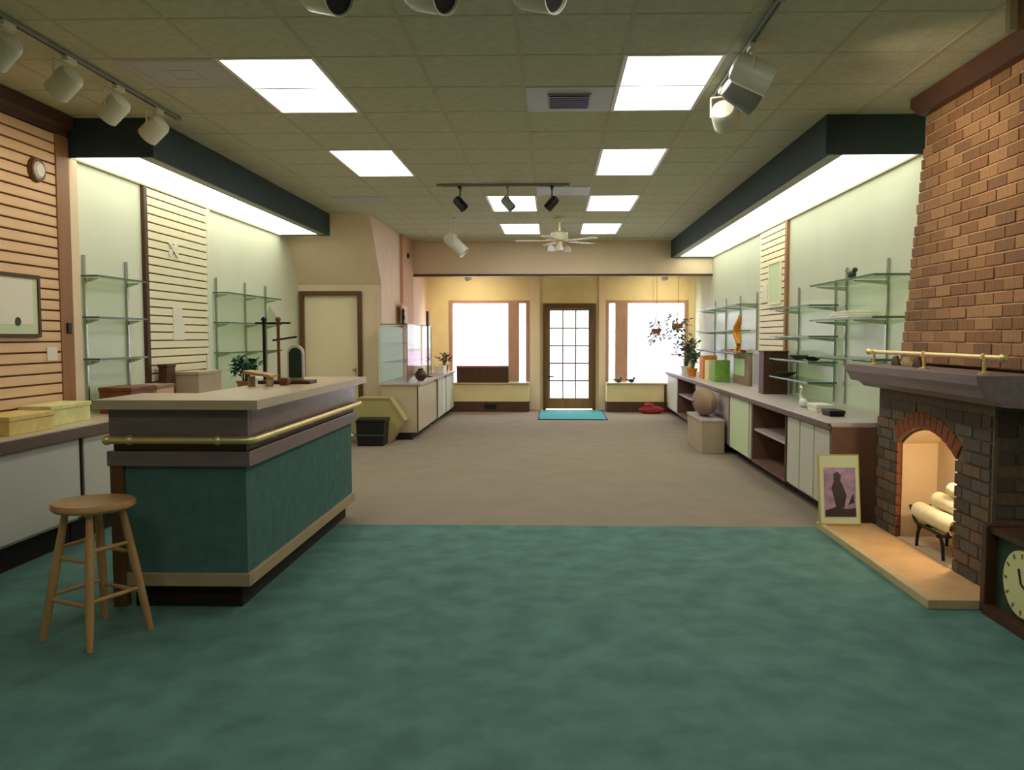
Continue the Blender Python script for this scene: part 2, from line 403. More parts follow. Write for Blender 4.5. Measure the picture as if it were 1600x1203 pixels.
# ------------------------------------------------------------------ ceiling troffers, vents
tro = None
ROW = {(0, 0): 'lit white troffer touching the grey louvred vent', (-4, 0): 'lit white troffer touching the plain grey diffuser plate',
       (0, 4): 'second lit troffer in the row beginning at the louvred vent', (-4, 4): 'second lit troffer in the row beginning at the plain diffuser plate',
       (0, 8): 'third lit troffer in the row beginning at the louvred vent', (-2, 8): 'lit troffer right behind the grey spotlight of the small track',
       (0, 12): 'fourth lit troffer in the row beginning at the louvred vent', (-2, 12): 'lit troffer beside the ceiling fan, behind the small track',
       (0, -4): 'added unseen troffer above the teal carpet, beside the short chimney track', (-4, -8): 'added unseen troffer above the teal carpet on the slatwall side, beyond the crosswise track', (0, -8): 'added unseen troffer above the teal carpet on the chimney side, beyond the crosswise track'}  # last three are out of view, added to brighten the near carpet
for j in (-8, -4, 0, 4, 8, 12):
    for i in ((0,) if j == -4 else (0, -4) if j < 8 else (0, -2)):
        x0, y0 = GX + TX * i, GY + TY * j
        t = thing('ceiling_troffer', ROW[(i, j)], 'ceiling light', (x0 + TX / 2, y0 + TY, CEIL), 'fluorescent troffers in the tile ceiling')
        if tro is None:
            a, b = TX / 2 - .004, TY - .004
            fr_ = MB().box(-a, -a + .025, -b, b, -.004, .02).box(a - .025, a, -b, b, -.004, .02).box(-a + .025, a - .025, -b, -b + .025, -.004, .02).box(-a + .025, a - .025, b - .025, b, -.004, .02).mesh('frame', m['white'])
            df_ = MB().box(-a + .025, a - .025, -b + .025, b - .025, 0, .012).mesh('diffuser', m['diffuser'])
            tro = (fr_, df_)
        link('frame', tro[0], t); link('diffuser', tro[1], t)
for (i, j), lab, lv in (((-1, 1), 'grey ceiling vent with a dark central louvre beside a lit troffer', 1), ((-5, 0), 'plain grey ceiling diffuser plate beside the white track', 0),
                    ((-1, 7), 'pale ceiling diffuser above the row of small spotlights', 0), ((-5, 8), 'pale ceiling diffuser near the sloped bulkhead', 0)):
    x, y = GX + TX * (i + .5), GY + TY * (j + .5)
    t = thing('ceiling_vent', lab, 'vent', (x, y, CEIL))
    box('vent_plate', x - .3, x + .3, y - .296, y + .296, CEIL - .006, CEIL + .018, m['vent'], t, .004)
    if lv:
        box('louver_frame', x - .15, x + .15, y - .16, y + .16, CEIL - .016, CEIL - .006, m['grey'], t)
        for k in range(7): box('louver_blade', x - .135, x + .135, y - .145 + .045 * k, y - .12 + .045 * k, CEIL - .026, CEIL - .016, m['louver'], t)
    else:
        for k in range(2):
            q = .27 - .17 * k
            f = MB(); zz = CEIL - .008
            f.box(x - q, x + q, y - q, y - q + .03, zz, CEIL - .006).box(x - q, x + q, y + q - .03, y + q, zz, CEIL - .006)
            f.box(x - q, x - q + .03, y - q + .03, y + q - .03, zz, CEIL - .006).box(x + q - .03, x + q, y - q + .03, y + q - .03, zz, CEIL - .006)
            f.build('diffuser_ring', m['vent'], t)

# slatted grille hung at the near ceiling corner
t = thing('slatted_grille', 'olive slatted wooden grille hung from the ceiling above the chimney', 'grille', (2.42, 4.0, 2.89))
for k in range(11): box('slat', 2.13 + .055 * k, 2.163 + .055 * k, 3.98, 4.02, 2.89, CEIL - .005, m['post'] if k % 2 else m['cbase'], t)
box('top_rail', 2.12, 2.73, 4.02, 4.04, 3.05, CEIL - .005, m['post'], t)

# ------------------------------------------------------------------ track lights
def rot_to(d):
    return Vector((0, 0, -1)).rotation_difference(Vector(d)).to_matrix().to_4x4()
def spot(pos, ceil_pos, d, r, L, lab, body='can', mouth='black', group=None, flare=1.0):
    t = thing('spotlight_head', lab, 'spotlight', ceil_pos, group)
    P = Vector(pos) - Vector(ceil_pos); X = Matrix.Translation(P) @ rot_to(d)
    MB().lathe([(r * .45, L * .5), (r * .85, L * .44), (r, L * .3), (r * flare, -L * .5), (r * flare * .93, -L * .5), (r * flare * .9, -L * .42)], n=20).xf(X).build('housing', m[body], t, True, False)
    MB().lathe([(r * flare * .9, -L * .40), (r * flare * .9, -L * .43)], n=20).xf(X).build('lamp_face', m[mouth], t, True, False)
    d_ = Vector(d).normalized(); side = d_.cross(Vector((0, 0, 1)))
    if side.length < .01: side = Vector((1, 0, 0))
    side.normalize()
    top = Vector((0, 0, 0)); mid = P + Vector((0, 0, r * 1.5))
    g = MB()
    g.tube([top, mid], .008, 8)
    g.tube([mid + side * -r * 1.08, mid + side * r * 1.08], .006, 8)
    for q in (-1, 1): g.tube([mid + side * q * r * 1.08, P + side * q * r * 1.08], .006, 8)
    g.build('yoke', m[body], t, True, False)
    MB().box(-.018, .018, -.05, .05, -.03, 0, .004).build('track_adapter', m[body], t, False, False)
    return t
def track(p0, p1, mt, lab):
    dx, dy = abs(p1[0] - p0[0]) / 2, abs(p1[1] - p0[1]) / 2
    t = thing('lighting_track', lab, 'track', ((p0[0] + p1[0]) / 2, (p0[1] + p1[1]) / 2, CEIL))
    MB().box(-max(dx, .018), max(dx, .018), -max(dy, .018), max(dy, .018), -.025, -.004, .003).build('rail', m[mt], t, False, False)
    a = (dx - .03, .004) if dx > dy else (.004, dy - .03)
    MB().box(-a[0], a[0], -a[1], a[1], -.028, -.025).build('slot', m['black'], t, False, False)
    for s_ in (-1, 1):
        MB().box(-.022 + s_ * (dx if dx > dy else 0), .022 + s_ * (dx if dx > dy else 0), -.022 + s_ * (0 if dx > dy else dy), .022 + s_ * (0 if dx > dy else dy), -.029, -.004, .003).build('end_cap', m[mt], t, False, False)
TZ = CEIL - .028
track((-2.83, 3.0), (-2.83, 6.2), 'grey', 'long pale lighting track beside the tan slatwall')
for y, nth in ((4.27, 'fourth'), (4.82, 'third'), (5.36, 'second'), (5.9, 'first')):
    spot((-2.86, y, 2.94), (-2.83, y, TZ), (-.78, .2, -.6), .075, .17, 'cream can spotlight on the slatwall track, %s from the dark soffit' % nth, group='cream spotlights on the slatwall track')
track((-1.35, 3.55), (.4, 3.55), 'white', 'white lighting track across the ceiling before the first troffers')
for x, nth in ((-.98, 'third'), (-.53, 'second'), (-.07, 'first')):
    spot((x, 3.56, 2.92), (x, 3.55, TZ), (.8, -.5, -.32), .085, .2, 'white black mouthed spotlight, %s from the chimney on the crosswise track' % nth, group='white spotlights on the crosswise track')
track((1.1, 4.1), (1.1, 5.7), 'grey', 'short grey lighting track aimed at the chimney')
spot((1.11, 4.72, 2.93), (1.1, 4.7, TZ), (.85, -.1, -.42), .085, .24, 'cream spotlight with bright rim turned to the chimney')
spot((1.12, 5.05, 2.91), (1.1, 5.05, TZ), (.8, .15, -.5), .075, .22, 'grey spotlight in the middle of the chimney track', 'grey')
spot((1.12, 5.5, 2.9), (1.1, 5.5, TZ), (.35, .8, -.45), .085, .16, 'round backed cream spotlight at the far end of the chimney track')
track((-1.25, 9.0), (.15, 9.0), 'grey', 'small lighting track before the second row of troffers')
for x, dd, bd in ((-1.02, (.6, 0, -.7), 'black'), (-.5, (.6, -.1, -.7), 'grey'), (-.02, (-.6, 0, -.7), 'black')):
    spot((x, 9.0, 2.9), (x, 9.0, TZ), dd, .05, .16, 'small %s spotlight %s' % (bd, 'in the middle of the small track' if bd == 'grey' else ('at the stair wall end of the small track' if x < -.9 else 'at the chimney end of the small track')), bd, 'black', 'small spotlights on the small track' if bd == 'black' else None)
spot((-1.38, 11.5, 2.745), (-1.38, 11.5, CEIL - .005), (.72, -.1, -.7), .085, .38, 'long white spotlight hanging before the header beam', 'white', 'white')
for x, lab in ((-1.58, 'small white eyeball spotlight over the wide window with the brown box'), (2.02, 'small white eyeball spotlight over the window with hanging plants')):
    spot((x, 15.1, 2.55), (x, 15.1, 2.995), (.2, .5, -.8), .06, .12, lab, 'white', 'diffuser')
for x in (-1.57, 2.03):
    ld = bpy.data.lights.new('window_lamp', 'SPOT'); ld.energy = 45; ld.color = (1, .84, .6); ld.spot_size = R(140); ld.spot_blend = .9; ld.shadow_soft_size = .05
    lo = bpy.data.objects.new('window_lamp', ld); COL.objects.link(lo); lo.location = (x, 15.14, 2.48)
    lo.rotation_euler = Vector((0, .6, -.5)).to_track_quat('-Z', 'Y').to_euler()
for y in (4.27, 4.82, 5.36, 5.9):
    ld = bpy.data.lights.new('slatwall_lamp', 'SPOT'); ld.energy = 7; ld.color = (1, .82, .58); ld.spot_size = R(110); ld.spot_blend = .9; ld.shadow_soft_size = .05
    lo = bpy.data.objects.new('slatwall_lamp', ld); COL.objects.link(lo); lo.location = Vector((-2.86, y, 2.94)) + Vector((-.78, .2, -.6)).normalized() * .09
    lo.rotation_euler = Vector((-.8, .1, -.7)).to_track_quat('-Z', 'Y').to_euler()
# the lamps burning in the two chimney spotlights
for nm, p, tgt in (('chimney_lamp', (1.26, 4.71, 2.86), (2.6, 4.9, 2.35)), ('chimney_lamp', (1.28, 5.08, 2.83), (2.6, 5.6, 2.2))):
    ld = bpy.data.lights.new(nm, 'SPOT'); ld.energy = 40; ld.color = (1, .78, .52); ld.spot_size = R(95); ld.spot_blend = .8; ld.shadow_soft_size = .05
    lo = bpy.data.objects.new(nm, ld); COL.objects.link(lo); lo.location = p
    lo.rotation_euler = (Vector(tgt) - Vector(p)).to_track_quat('-Z', 'Y').to_euler()

# ------------------------------------------------------------------ ceiling fan
fx, fy = .08, 11.55
t = thing('ceiling_fan', 'cream ceiling fan with light kit between the last two pairs of troffers', 'ceiling fan', (fx, fy, CEIL))
MB().lathe([(.07, -.004), (.07, -.03), (.03, -.06)]).build('canopy', m['can'], t, True, False)
MB().tube([(0, 0, -.05), (0, 0, -.2)], .013).build('downrod', m['brass'], t, True, False)
MB().lathe([(.04, -.19), (.11, -.21), (.12, -.28), (.1, -.32), (.05, -.34)]).build('motor', m['can'], t, True, False)
for k in range(5):
    an = R(36 + 72 * k); X = Matrix.Rotation(an, 4, 'Z')
    bl = MB().prism([(.17, -.05), (.3, -.065), (.6, -.07), (.63, 0), (.6, .07), (.3, .065), (.17, .05)], 'z', -.325, -.317).xf(X).build('blade', m['ctop'], t, False, False)
    MB().box(.1, .2, -.02, .02, -.316, -.306).xf(X).build('blade_iron', m['brass'], t, False, False)
MB().lathe([(.05, -.34), (.05, -.38), (.02, -.4)]).build('light_kit_hub', m['brass'], t, True, False)
for k in range(3):
    an = R(30 + 120 * k); c, s_ = math.cos(an), math.sin(an)
    g = MB().tube([(c * .03, s_ * .03, -.37), (c * .1, s_ * .1, -.36), (c * .13, s_ * .13, -.39)], .008, 8).build('lamp_arm', m['brass'], t, True, False)
    MB().lathe([(.02, -.385), (.045, -.41), (.055, -.46), (.05, -.46)], (c * .13, s_ * .13, 0), 14).build('lamp_shade', m['white'], t, True, False)

# ------------------------------------------------------------------ chimney breast and fireplace
def brick_mesh(mt): return MB().box(-.014, .014, -.5, .5, 0, .062, .0).mesh('brick', mt)
upper = [brick_mesh(k) for k in m['bricks']]; lower = [brick_mesh(k) for k in m['clinker']]  # lower bricks have the shade below the mantel mixed into their colour
PIT = .0755
def lay(parent, meshes, xface, z0, ncourse, span, rot=False, yface=None):
    pw_ = world_loc(parent)
    for c in range(ncourse):
        z = z0 + PIT * c
        for (a, b, start) in span(z + .03, c):
            y = start + (.105 if c % 2 else 0)
            while y < b:
                y0, y1 = max(y, a), min(y + .2, b)
                y += .21
                if y1 - y0 < .035: continue
                o = link('brick', random.choice(meshes), parent)
                j = random.uniform(-.003, .003)
                if rot: o.location = Vector(((y0 + y1) / 2, yface + j, z)) - pw_; o.rotation_euler.z = R(90)
                else: o.location = Vector((xface + j, (y0 + y1) / 2, z)) - pw_
                o.scale.y = (y1 - y0)
XC = 2.6
yfar = lambda z: 6.2 - (z - 1.36) * .2
ch = struct(MB().prism([(4.5, 1.27), (yfar(1.27), 1.27), (yfar(CEIL), CEIL), (4.5, CEIL)], 'x', XC + .008, XR).build('wall_chimney', m['mortar']), 'tapering red brown brick chimney breast above the mantel')
lay(ch, upper, XC + .012, 1.275, 23, lambda z, c: [(4.52, yfar(z), 4.415)])
lay(ch, upper, 0, 1.275, 23, lambda z, c: [(XC + .03, XR, XC - .08)], True, 4.505)
struct(MB().prism([(XC, 2.99), (XC - .05, 3.0), (XC - .11, 3.05), (XC - .11, CEIL - .005), (XC, CEIL - .005)], 'y', 4.1, 5.9).build('trim_2', m['crown']), 'dark brown crown moulding above the brick chimney')

XF, Y0, Y1, ZT = 2.42, 4.55, 6.15, 1.08
YC, HW, SP, CR = 5.375, .425, .72, .855
AR = (HW ** 2 + (CR - SP) ** 2) / (2 * (CR - SP)); AZ = CR - AR; AT = math.asin(HW / AR)
arc = [(YC + AR * math.sin(AT * (1 - 2 * k / 14)), AZ + AR * math.cos(AT * (1 - 2 * k / 14))) for k in range(15)]
fp = thing('fireplace', 'dark brick fireplace with arched opening, wood mantel and stone hearth', 'fireplace', (XF, YC, 0))
MB().prism([(Y0, 0), (Y0, ZT), (Y1, ZT), (Y1, 0), (YC + HW, 0)] + arc + [(YC - HW, 0)], 'x', XF + .008, XR - .03).build('surround', m['mortar2'], fp)
RO = AR + .11
def span_low(z, c):
    if z < SP: h = HW
    elif z < AZ + RO - .02: h = math.sqrt(max(0, RO ** 2 - (z - AZ) ** 2)); h = min(h, HW + .08)
    else: return [(Y0 + .02, Y1, Y0 - .09)]
    return [(Y0 + .02, YC - h - .006, Y0 - .09), (YC + h + .006, Y1, YC + h - .09)]
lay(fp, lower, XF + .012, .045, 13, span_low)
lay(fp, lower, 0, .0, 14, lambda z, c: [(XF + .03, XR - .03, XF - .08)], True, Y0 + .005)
vm = MB().prism([(-.033, 0), (.033, 0), (.038, .105), (-.038, .105)], 'x', -.016, .014).mesh('brick', m['archbrick'])
nv = 12
for k in range(nv):
    th = -AT + 2 * AT * (k + .5) / nv
    o = link('brick', vm, fp); o.rotation_euler.x = -th
    o.location = Vector((XF + .012, YC + AR * math.sin(th), AZ + AR * math.cos(th))) - world_loc(fp)
# jamb bricks turned into the opening
jm = MB().box(XF - .002, XF + .03, -.008, .008, 0, .064).mesh('jamb_brick', m['archbrick'])
for c in range(9):
    for s_ in (-1, 1):
        o = link('brick', jm, fp); o.location = (-XF, s_ * (HW - .004), .045 + PIT * c)
ls = MB()
path = [(YC + HW - .014, .04)] + [(YC + (y - YC) * .967, z - .014) for y, z in arc] + [(YC - HW + .014, .04)]
pin = [(YC + (y - YC) * .985, z - .006) for y, z in path]
ls.prism(path + [(y, z) for y, z in reversed([(YC + (y - YC) * 1.02 if True else y, z + .008) for y, z in path])], 'x', XF + .035, XR - .05)
ls.box(XR - .06, XR - .04, YC - HW, YC + HW, .0, CR)
ls.box(XF + .01, XR - .05, YC - HW + .01, YC + HW - .01, .0, .045)
ls.build('firebox_lining', m['lining'], fp)
mt_ = MB().prism([(XF + .03, 1.08), (XF - .06, 1.085), (XF - .1, 1.12), (XF - .16, 1.13), (XF - .18, 1.17), (XF - .2, 1.2), (XF - .21, 1.25), (XR - .04, 1.25), (XR - .04, 1.08)], 'y', 4.34, 6.28)
mt_.build('mantel', m['mantel'], fp)
box('hearth', 2.02, XF + .006, 4.37, 6.22, .0, .042, m['stone'], fp, .004)
he = MB().box(2.005, 2.05, 4.36, 6.23, 0, .05, .004).box(2.05, XF + .006, 4.36, 4.40, 0, .05, .004)
he.build('hearth_edge', m['stone2'], fp)

# brass rail on the mantel
t = thing('brass_rail', 'polished brass rail on short posts along the mantel shelf', 'rail', (2.36, 5.2, 1.25))
MB().tube([(2.36, 4.36, 1.345), (2.36, 6.2, 1.345)], .014).build('rod', m['brass'], t, True)
for y in (4.55, 5.28, 6.1):
    g = MB().lathe([(.03, 0), (.03, .008), (.01, .015), (.01, .075), (.022, .085), (.022, .105), (.01, .115)], (2.36, y, 1.25), 14).build('post', m['brass'], t, True)
for y in (4.36, 6.2): MB().ball((2.36, y, 1.345), .024).build('finial', m['brass'], t, True)
for k, y in enumerate((5.55, 5.75, 5.95)):
    g = MB().prism([(y - .07, 1.25), (y + .07, 1.25), (y + .04, 1.31), (y - .02, 1.32)], 'x', 2.43 + .01 * k, 2.45 + .01 * k)
    tag(g.build('display_card', m['darkwood'] if k != 1 else m['cbase']), ('small dark card on the mantel beside the chimney edge', 'small tan card standing between two dark cards on the mantel', 'small dark card on the mantel beyond the tan card')[k], 'card')

# logs and grate in the firebox, warm lamp glowing behind them
gx = 2.555
t = thing('fire_grate', 'black iron grate with curved legs under the birch logs', 'grate', (gx, 5.33, .045))
for k in range(4):
    x = gx - .1 + .066 * k
    MB().tube(fillet([(x, 5.64, .30), (x, 5.55, .2), (x, 5.12, .2), (x, 5.03, .30)], .04), .011, 8).build('bar', m['iron'], t, True)
for y in (5.2, 5.48):
    MB().tube([(gx - .12, y, .19), (gx + .12, y, .19)], .011, 8).build('cross_bar', m['iron'], t, True)
for x in (gx - .1, gx + .1):
    for y in (5.2, 5.48):
        s_ = -1 if y < 5.3 else 1
        MB().tube(fillet([(x, y, .19), (x, y + s_ * .035, .15), (x, y + s_ * .05, .046)], .03), .011, 8).build('leg', m['iron'], t, True)
def birch(p0, p1, r, lab):
    t = thing('birch_log', lab, 'log', p0)
    v = Vector(p1) - Vector(p0)
    MB().tube([v * q for q in (0, .25, .5, .75, 1)], [r, r * 1.03, r * .97, r * 1.02, r], 16).build('bark', m['log'], t, True, False)
    n_ = v.normalized()
    for e, nn in ((Vector((0, 0, 0)), -n_), (v, n_)):
        MB().tube([e - nn * .002, e + nn * .004], r * .88, 16).build('cut_face', m['ctop'], t, True, False)
birch((gx - .055, 5.06, .272), (gx - .055, 5.60, .272), .06, 'thick birch log lying in front on the iron grate')
birch((gx + .065, 5.05, .272), (gx + .065, 5.58, .272), .058, 'birch log lying at the back of the iron grate')
birch((gx + .0, 5.02, .375), (gx + .005, 5.46, .375), .052, 'thinner birch log laid on top of the two lower logs')
birch((gx + .01, 5.0, .476), (gx + .01, 5.28, .476), .046, 'short birch log topping the pile in the firebox')
ld = bpy.data.lights.new('firebox_lamp', 'POINT'); ld.energy = 8; ld.color = (1, .84, .62); ld.shadow_soft_size = .04
lo = bpy.data.objects.new('firebox_lamp', ld); COL.objects.link(lo); lo.location = (2.52, 5.06, .72)

# ------------------------------------------------------------------ service counter
cx0, cx1, cy0, cy1 = -2.32, -1.62, 4.25, 6.55
t = thing('service_counter', 'green carpeted service counter with tan top and brass rail', 'counter', ((cx0 + cx1) / 2, (cy0 + cy1) / 2, 0))
box('toe_kick', cx0 + .06, cx1 - .06, cy0 + .06, cy1 - .04, 0, .13, m['toe'], t)
f = MB().box(cx0 + .02, cx1 - .02, cy0 + .02, cy0 + .06, .13, 1.082).box(cx1 - .06, cx1 - .02, cy0 + .06, cy1, .13, 1.082).box(cx0 + .02, cx1 - .06, cy1 - .04, cy1, .13, .76)
f.box(cx0 + .02, cx1 - .06, cy0 + .06, cy1 - .04, .13, .16)
f.build('body', m['shelfwood'], t)
box('work_surface', cx0 - .02, cx1 - .06, cy0 + .06, cy1, .762, .79, m['ctop'], t)
box('inner_divider', cx0 + .04, cx1 - .06, 5.38, 5.41, .16, .762, m['shelfwood'], t)
box('green_panel', cx0 + .02, cx1 - .005, cy0 + .005, cy0 + .02, .2, .78, m['cgreen'], t)
box('green_panel', cx1 - .02, cx1 - .005, cy0 + .02, cy1 - .04, .2, .78, m['cgreen'], t)
g = MB()
def wrap(g, off, z0, z1, th=.02, bev=.004):
    g.box(cx0 - off, cx1 + off, cy0 - off, cy0 - off + th + off, z0, z1, bev)
    g.box(cx1 + off - th - off, cx1 + off, cy0 - off + th + off, cy1, z0, z1, bev)
    return g
wrap(MB(), .012, .13, .2).build('base_trim', m['cbase'], t)
wrap(MB(), .03, .775, .855).build('lower_band', m['cband'], t)
wrap(MB(), .005, .855, .93).build('recess_band', m['darkwood'], t)
wrap(MB(), .02, .93, 1.082).build('upper_band', m['cband'], t)
MB().prism([(cx0 - .06, cy0 - .1), (cx1 + .1, cy0 - .1), (cx1 + .1, cy1 + .06), (cx1 - .43, cy1 + .06), (cx1 - .43, cy0 + .42), (cx0 - .06, cy0 + .42)], 'z', 1.082, 1.13).build('counter_top', m['ctop'], t)
box('ledge_post', cx1 - .36, cx1 - .32, cy1 - .06, cy1 - .02, .79, 1.082, m['cband'], t)
box('end_post', cx0 - .02, cx0 + .05, cy0 - .02, cy0 + .03, 0.02, .775, m['frame'], t)
rp = fillet([(cx0 - .015, cy0 - .075, .92), (cx1 + .06, cy0 - .075, .92), (cx1 + .06, cy1 - .02, .92)], .05)
MB().tube(rp, .02, 12).build('brass_rail', m['brass'], t, True)
for x, y in ((cx0 - .0, cy0 - .075), (cx0 + .12, cy0 - .075), (cx1 - .12, cy0 - .075)):
    MB().tube([(x, y, .92), (x, cy0 + .0, .92)], .012, 8).ball((x, y, .92), .026).build('rail_bracket', m['brass'], t, True)
for y in (4.5, 5.2, 5.9, 6.5):
    MB().tube([(cx1 + .06, y, .92), (cx1, y, .92)], .012, 8).ball((cx1 + .06, y, .92), .025).build('rail_bracket', m['brass'], t, True)

# stool
sx, sy = -2.225, 3.87
t = thing('wooden_stool', 'round wooden stool with splayed legs beside the service counter', 'stool', (sx, sy, 0), rz=R(-24))
MB().lathe([(.15, .625), (.175, .628), (.186, .64), (.186, .655), (.178, .665), (.12, .663), (.0001, .661)], n=36).build('seat', m['stool'], t, True, False)
lg = []
for k in range(4):
    an = R(45 + 90 * k); a = Vector((math.cos(an) * .12, math.sin(an) * .12, .63)); b = Vector((math.cos(an) * .235, math.sin(an) * .235, 0))
    MB().tube([a, a.lerp(b, .4), a.lerp(b, .8), b], [.016, .021, .019, .014], 12).build('leg', m['stool'], t, True, False)
    lg.append((a, b))
for z0_, sh in ((.22, 0), (.42, .03)):
    for k in range(4):
        z = z0_ + (sh if k % 2 else 0) + (.0 if k % 2 else -.02)
        P = [l[0].lerp(l[1], (.63 - z) / .63) for l in (lg[k], lg[(k + 1) % 4])]
        MB().tube([P[0], P[0].lerp(P[1], .5), P[1]], [.008, .011, .008], 8).build('rung', m['stool'], t, True, False)

# ------------------------------------------------------------------ left wall base cabinets and worktop
lx = -3.30
def cabinet(x0, x1, y0, y1, lab, z1=.78, face='x+', doors=1, grp=None, open_=False, mt='cab', z0=.1):
    t = thing('base_cabinet', lab, 'cabinet', ((x0 + x1) / 2, (y0 + y1) / 2, 0), grp)
    s_ = 1 if face == 'x+' else -1; xf_ = x1 if s_ > 0 else x0; xb = x0 if s_ > 0 else x1
    def B(nm, a, b, ya, yb, za, zb, mm, par=t, bev=0):
        return box(nm, min(a, b), max(a, b), ya, yb, za, zb, m[mm], par, bev)
    B('toe_kick', xb, xf_ - s_ * .1, y0, y1, 0, z0, 'toe')
    if open_:
        B('back_panel', xb, xb + s_ * .02, y0 + .02, y1 - .02, z0 + .02, z1 - .02, 'shelfwood')
        B('side_panel', xb, xf_, y0, y0 + .02, z0, z1, mt); B('side_panel', xb, xf_, y1 - .02, y1, z0, z1, mt)
        B('bottom_panel', xb, xf_, y0 + .02, y1 - .02, z0, z0 + .03, 'shelfwood'); B('top_panel', xb, xf_, y0 + .02, y1 - .02, z1 - .02, z1, mt)
        B('shelf', xb + s_ * .02, xf_ - s_ * .02, y0 + .02, y1 - .02, .44, .465, 'work2')
        return t
    B('carcass', xb, xf_ - s_ * .02, y0, y1, z0, z1, mt)
    w_ = (y1 - y0) / doors
    for k in range(doors):
        d = B('door', xf_ - s_ * .019, xf_, y0 + w_ * k + .018, y0 + w_ * (k + 1) - .018, z0 + .02, z1 - .03, mt, t, .003)
    B('face_frame', xf_ - s_ * .0195, xf_ - s_ * .008, y0, y0 + .016, z0, z1, 'darkwood'); B('face_frame', xf_ - s_ * .0195, xf_ - s_ * .008, y1 - .016, y1, z0, z1, 'darkwood')
    return t
ys = [3.2, 4.4, 5.62, 6.84, 8.06, 9.28, 10.5]
for k in range(len(ys) - 1):
    cabinet(XL, lx, ys[k], ys[k + 1] - .02, ('pale base cabinet under the tan slatwall, cut by the picture edge', 'pale base cabinet under the framed certificate', 'pale base cabinet beside the wooden stool', 'pale base cabinet under the brown wooden box', 'pale base cabinet behind the service counter', 'pale base cabinet beside the inner door')[k], z1=.79, z0=.18)
t = thing('wall_worktop', 'long tan worktop with brown edge along the slatwall', 'worktop', (-3.5, 6.9, .79))
box('top', XL, lx + .03, 3.1, 10.55, .80, .84, m['work'], t, .004)
box('front_edge', lx + .0, lx + .035, 3.1, 10.55, .755, .83, m['workedge'], t, .004)
box('backing_board', XL, lx, 3.1, 10.55, .79, .80, m['cab'], t)
ZW = .84

# ------------------------------------------------------------------ glass shelves on brackets
def shelves(x_wall, side, y0, y1, zs, depth, lab, ups, ztop, zbot):
    t = thing('glass_shelf_bay', lab, 'shelves', (x_wall + side * depth / 2, (y0 + y1) / 2, zbot))
    for y in ups:
        a, b = sorted((x_wall + side * .002, x_wall + side * .022))
        u = box('upright', a, b, y - .011, y + .011, zbot, ztop, m['chrome'], t)
        for z in zs:
            if isinstance(z, tuple):
                if y < z[1]: continue
                z = z[0]
            g = MB().prism([(x_wall + side * .02, z - .045), (x_wall + side * .02, z - .006), (x_wall + side * (depth - .03), z - .006), (x_wall + side * (depth - .03), z - .014)], 'y', y - .005, y + .005)
            g.build('bracket', m['chrome'], u)
    a, b = sorted((x_wall + side * .0005, x_wall + side * .0018))
    box('back_pane', a, b, y0 + .03, y1 - .03, zbot, ztop - .17, m['gshade'], t)  # added sheet: green-tinted shelf shade on the wall, as flat colour
    ys0 = y0
    for z in zs:
        y0 = ys0
        if isinstance(z, tuple): z, y0 = z
        a, b = sorted((x_wall + side * .02, x_wall + side * depth))
        s_ = box('shelf', a, b, y0, y1, z, z + .01, m['gshelf'], t)
        c, d = sorted((x_wall + side * depth, x_wall + side * (depth + .004)))
        g = MB().box(c, d, y0, y1, z - .002, z + .014); g.box(a, b, y0 - .004, y0, z - .002, z + .014)
        g.build('glass_edge', m['gedge'], s_)
    return t
ZS = (1.27, 1.6, 1.925)
shelves(XL, 1, 6.36, 7.12, ZS, .15, 'glass shelf bay beside the brown wood post', (6.42, 7.06), 2.1, .86)
shelves(XL, 1, 8.85, 10.6, ZS, .18, 'glass shelf bay behind the service counter stand', (8.95, 9.8, 10.5), 2.1, .86)
shelves(XR, -1, 6.35, 7.9, ZS, .32, 'glass shelf bay next to the brick chimney', (6.85, 7.8), 2.1, .82)
shelves(XR, -1, 7.98, 9.4, (1.0, 1.2, 1.45, 1.75), .3, 'glass shelf bay with many shelves beside the thin wood strip', (8.1, 9.3), 2.0, .82)
shelves(XR, -1, 11.1, 14.2, (1.22, (1.53, 11.5), 1.88), .3, 'long glass shelf bay reaching the header beam', (11.2, 12.2, 13.2, 14.1), 2.05, .82)

# ------------------------------------------------------------------ right cabinets
rx = 2.16
cabinet(rx, XR, 6.42, 7.6, 'pale ribbed base cabinet next to the fireplace', .75, 'x-', 3)
cabinet(rx, XR, 7.64, 8.92, 'open brown shelf cabinet between the pale cabinets', .75, 'x-', open_=True, mt='shelfwood')
cabinet(rx, XR, 8.96, 10.05, 'pale base cabinet with a white paper taped over it', .75, 'x-', 1)
cabinet(rx, XR, 10.12, 12.5, 'beige base cabinet behind the round tan cushion', .75, 'x-', 2, mt='work2')
cabinet(rx, XR, 12.54, 14.3, 'open dark shelf cabinet near the shop window', .75, 'x-', open_=True, mt='shelfwood')
cabinet(rx, XR, 14.34, 15.6, 'pale base cabinet in the window bay', .75, 'x-', 1)
t = thing('wall_worktop', 'long mauve worktop along the pale panelled wall', 'worktop', (2.46, 11, .75))
box('top', rx - .03, XR, 6.38, 15.62, .76, .79, m['work2'], t, .004)
box('front_edge', rx - .035, rx - .005, 6.38, 15.62, .735, .785, m['workedge'], t, .004)
box('backing_board', rx, XR, 6.38, 15.62, .75, .76, m['cab'], t)
box('end_panel', rx + .0, XR, 6.37, 6.41, 0, .755, m['shelfwood'], t)
ZR = .79
tag(box('poster_sheet', rx - .012, rx - .002, 9.05, 10.0, .12, .73, m['paperg']), 'pale green white paper sheet hung over the cabinet front', 'paper')
